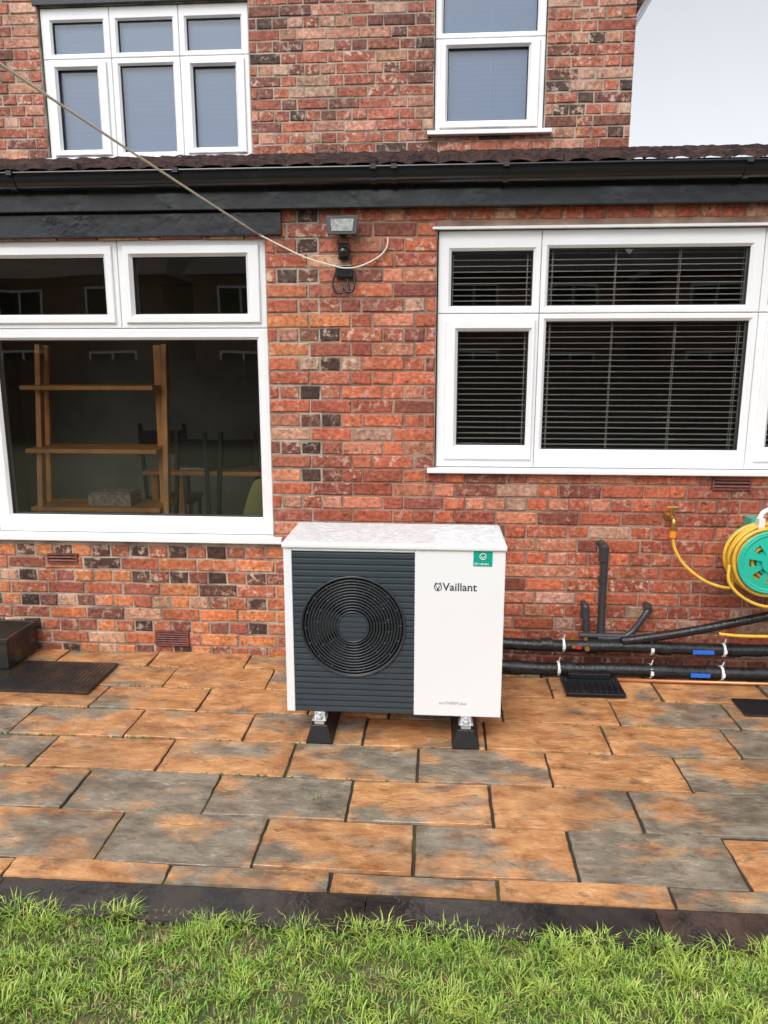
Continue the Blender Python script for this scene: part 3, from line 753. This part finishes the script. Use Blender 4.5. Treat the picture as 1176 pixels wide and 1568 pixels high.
def grass(n,x0,x1,y0,y1):
    x=rng.uniform(x0,x1,n);y=rng.uniform(y0,y1,n)
    nt_=int(n/50);tx=rng.uniform(x0,x1,nt_);ty=rng.uniform(y0,y1,nt_);idx=rng.integers(0,nt_,n);sel=rng.random(n)<.72
    x=np.where(sel,tx[idx]+rng.normal(0,.013,n),x);y=np.where(sel,ty[idx]+rng.normal(0,.013,n),y)
    lim=-2.05+.02*np.sin(x*13)+.012*np.sin(x*41);over=y>lim;y=np.where(over,lim-rng.exponential(.02,n),y)
    cl=clf(x,y);tuft=rng.normal(0,1,nt_)[idx]*sel
    edge=np.clip((y+2.20)/.12,0,1)
    Lh=rng.uniform(.015,.038,n)*(1+.28*cl)*(1+.22*tuft)*(1+.35*edge);Lh=np.clip(Lh,.008,.065)
    th=np.where(sel,np.arctan2(y-ty[idx],x-tx[idx])+rng.normal(0,.7,n),rng.uniform(0,2*np.pi,n));bend=rng.uniform(.2,1.5,n);w=rng.uniform(.0010,.0021,n)
    ph=th+rng.normal(np.pi/2,.5,n);V=np.zeros((n,5,3))
    dx,dy=np.cos(th),np.sin(th);wx,wy=np.cos(ph)*w,np.sin(ph)*w;z0=-.024
    V[:,0]=np.stack([x-wx,y-wy,np.full(n,z0)],1);V[:,1]=np.stack([x+wx,y+wy,np.full(n,z0)],1)
    mx=x+dx*Lh*bend*.35;my=y+dy*Lh*bend*.35;mz=z0+Lh*.62
    V[:,2]=np.stack([mx-wx*.8,my-wy*.8,mz],1);V[:,3]=np.stack([mx+wx*.8,my+wy*.8,mz],1)
    V[:,4]=np.stack([x+dx*Lh*bend*.9,y+dy*Lh*bend*.9,z0+Lh*(1.05-.35*bend)],1)
    g1=np.array([.16,.33,.035]);g2=np.array([.40,.52,.085]);g3=np.array([.52,.44,.19]);g4=np.array([.06,.15,.025])
    t=np.clip(.5+.35*cl+.25*tuft+rng.normal(0,.22,n),0,1)[:,None];C=g1*(1-t)+g2*t
    dry=rng.random(n)<(.08+.38*(cl<-.65)+.15*(tuft<-1.1));C[dry]=g3*rng.uniform(.45,1.1,(dry.sum(),1))
    dk=rng.random(n)<.12;C[dk]=g4
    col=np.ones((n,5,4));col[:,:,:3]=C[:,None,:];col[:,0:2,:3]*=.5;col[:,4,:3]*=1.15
    base=np.arange(n)[:,None]*5;q=base+np.array([[0,1,3,2]]);tr=base+np.array([[2,3,4]])
    me=bpy.data.meshes.new('lawn_grass');me.vertices.add(n*5);me.vertices.foreach_set('co',V.ravel())
    me.loops.add(n*7);li=np.concatenate([q,tr],1).ravel();me.loops.foreach_set('vertex_index',li.astype(np.int32))
    me.polygons.add(n*2);ls=(np.arange(n)[:,None]*7+np.array([[0,4]])).ravel();me.polygons.foreach_set('loop_start',ls.astype(np.int32))
    try: me.polygons.foreach_set('loop_total',np.tile([4,3],n).astype(np.int32))
    except Exception: pass
    me.update(calc_edges=True)
    at=me.color_attributes.new('col','FLOAT_COLOR','POINT');at.data.foreach_set('color',col.astype(np.float32).ravel())
    me.materials.append(GRM);return me
GRM=attr_mat('grass',.5)
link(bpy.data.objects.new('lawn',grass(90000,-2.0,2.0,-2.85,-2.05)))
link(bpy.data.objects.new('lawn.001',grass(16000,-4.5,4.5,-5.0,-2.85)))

mb=MB()
for _ in range(1000):
    q=random.random()
    if q<.4: x=random.uniform(-2.6,2.2);y=-random.random()**2*.05-.005
    else:
        r=random.choice(rows[1:6]);x=random.uniform(-2.2,-.5) if q<.85 else random.uniform(-.5,2);y=r+random.uniform(-.005,.005)
    s=random.uniform(.003,.007);z=random.uniform(-.006,.0)
    c=random.choice([(.08,.12,.02,1),(.05,.08,.02,1),(.11,.15,.03,1)])
    vs=[(x,y,z+s)]+[(x+s*1.3*math.cos(a),y+s*math.sin(a),z-.004) for a in (0,1.05,2.1,3.15,4.2,5.2)]
    mb.add(vs,[(0,k,k%6+1) for k in range(1,7)],0,c)
mb.build('moss',[GRM])
mb=MB()
for (wx,wy) in ((-.45,-1.42),(-.43,-1.41)):
    for k in range(8):
        a=random.uniform(0,6.28);L=random.uniform(.012,.026);mb.add([(wx,wy,.0),(wx+L*.5*math.cos(a)-.003*math.sin(a),wy+L*.5*math.sin(a)+.003*math.cos(a),.010),(wx+L*math.cos(a),wy+L*math.sin(a),.005),(wx+L*.5*math.cos(a)+.003*math.sin(a),wy+L*.5*math.sin(a)-.003*math.cos(a),.010)],[(0,1,2,3)],0,(.22,.24,.10,1))
mb.build('weed',[GRM])

# ------------------------------------------------------------ opposite side of garden (seen reflected)
FEN=mat('fence_wood',(.14,.09,.06),.8,var=.4)
f=MB()
for i in range(110):
    x=-11+i*.2;f.box(x,x+.19,-12.1,-12.08+.01*(i%2),-.05,1.75)
for z in (.3,1.4): f.box(-11,11,-12.07,-12.03,z,z+.08)
f.build('garden_fence',[FEN])
BRF=mat('far_brick',(.24,.12,.08),.9,var=.4,vscale=3);RF=mat('far_roof',(.07,.05,.05),.8,var=.3)
for k in range(4):
    h=MB();x=-19+k*9.2;y=-26
    h.box(x,x+8,y-8,y,-.05,5.2,0)
    h.add([(x-.3,y+.4,5.1),(x+8.3,y+.4,5.1),(x+8.3,y-8.4,5.1),(x-.3,y-8.4,5.1),(x+.8,y-4,8.2),(x+7.2,y-4,8.2)],[(0,1,5,4),(1,2,5),(2,3,4,5),(3,0,4),(0,3,2,1)],1)
    for wx in (1,4.8):
        for wz in (.9,3.4):
            h.box(x+wx,x+wx+2,y+.005,y+.05,wz,wz+1.3,2)
            for q in (0,1): h.box(x+wx+.1+q*.95,x+wx+.95+q*.95,y+.051,y+.06,wz+.1,wz+1.2,3)
    h.build('brick_house',[BRF,RF,UPVC,DARK])

# ------------------------------------------------------------ light, world, camera
w=bpy.data.worlds.new('World');scene.world=w;w.use_nodes=True;nt=w.node_tree;bg=nt.nodes['Background']
sk=nt.nodes.new('ShaderNodeTexSky');sk.sky_type='NISHITA';sk.sun_disc=False;sk.sun_elevation=math.radians(50);sk.sun_rotation=math.radians(180+20)
sk.air_density=1.0;sk.dust_density=4;sk.ozone_density=1
hs=nt.nodes.new('ShaderNodeHueSaturation');hs.inputs['Saturation'].default_value=.18;hs.inputs['Value'].default_value=1.58
nt.links.new(sk.outputs[0],hs.inputs['Color']);nt.links.new(hs.outputs[0],bg.inputs[0]);bg.inputs[1].default_value=.15
sd=bpy.data.lights.new('sun','SUN');sd.energy=.9;sd.angle=math.radians(35);sd.color=(1,.98,.95)
so=bpy.data.objects.new('sun',sd);link(so);so.rotation_euler=(math.radians(40),0,math.radians(-20))
cd=bpy.data.cameras.new('camera');co=bpy.data.objects.new('camera',cd);link(co)
cd.sensor_fit='VERTICAL';cd.sensor_height=36;cd.lens=36*1132/1568;cd.clip_start=.05;cd.clip_end=1500
co.location=(0,-4.0,1.66);co.rotation_euler=(math.radians(90-11.3),0,math.radians(4))
scene.camera=co
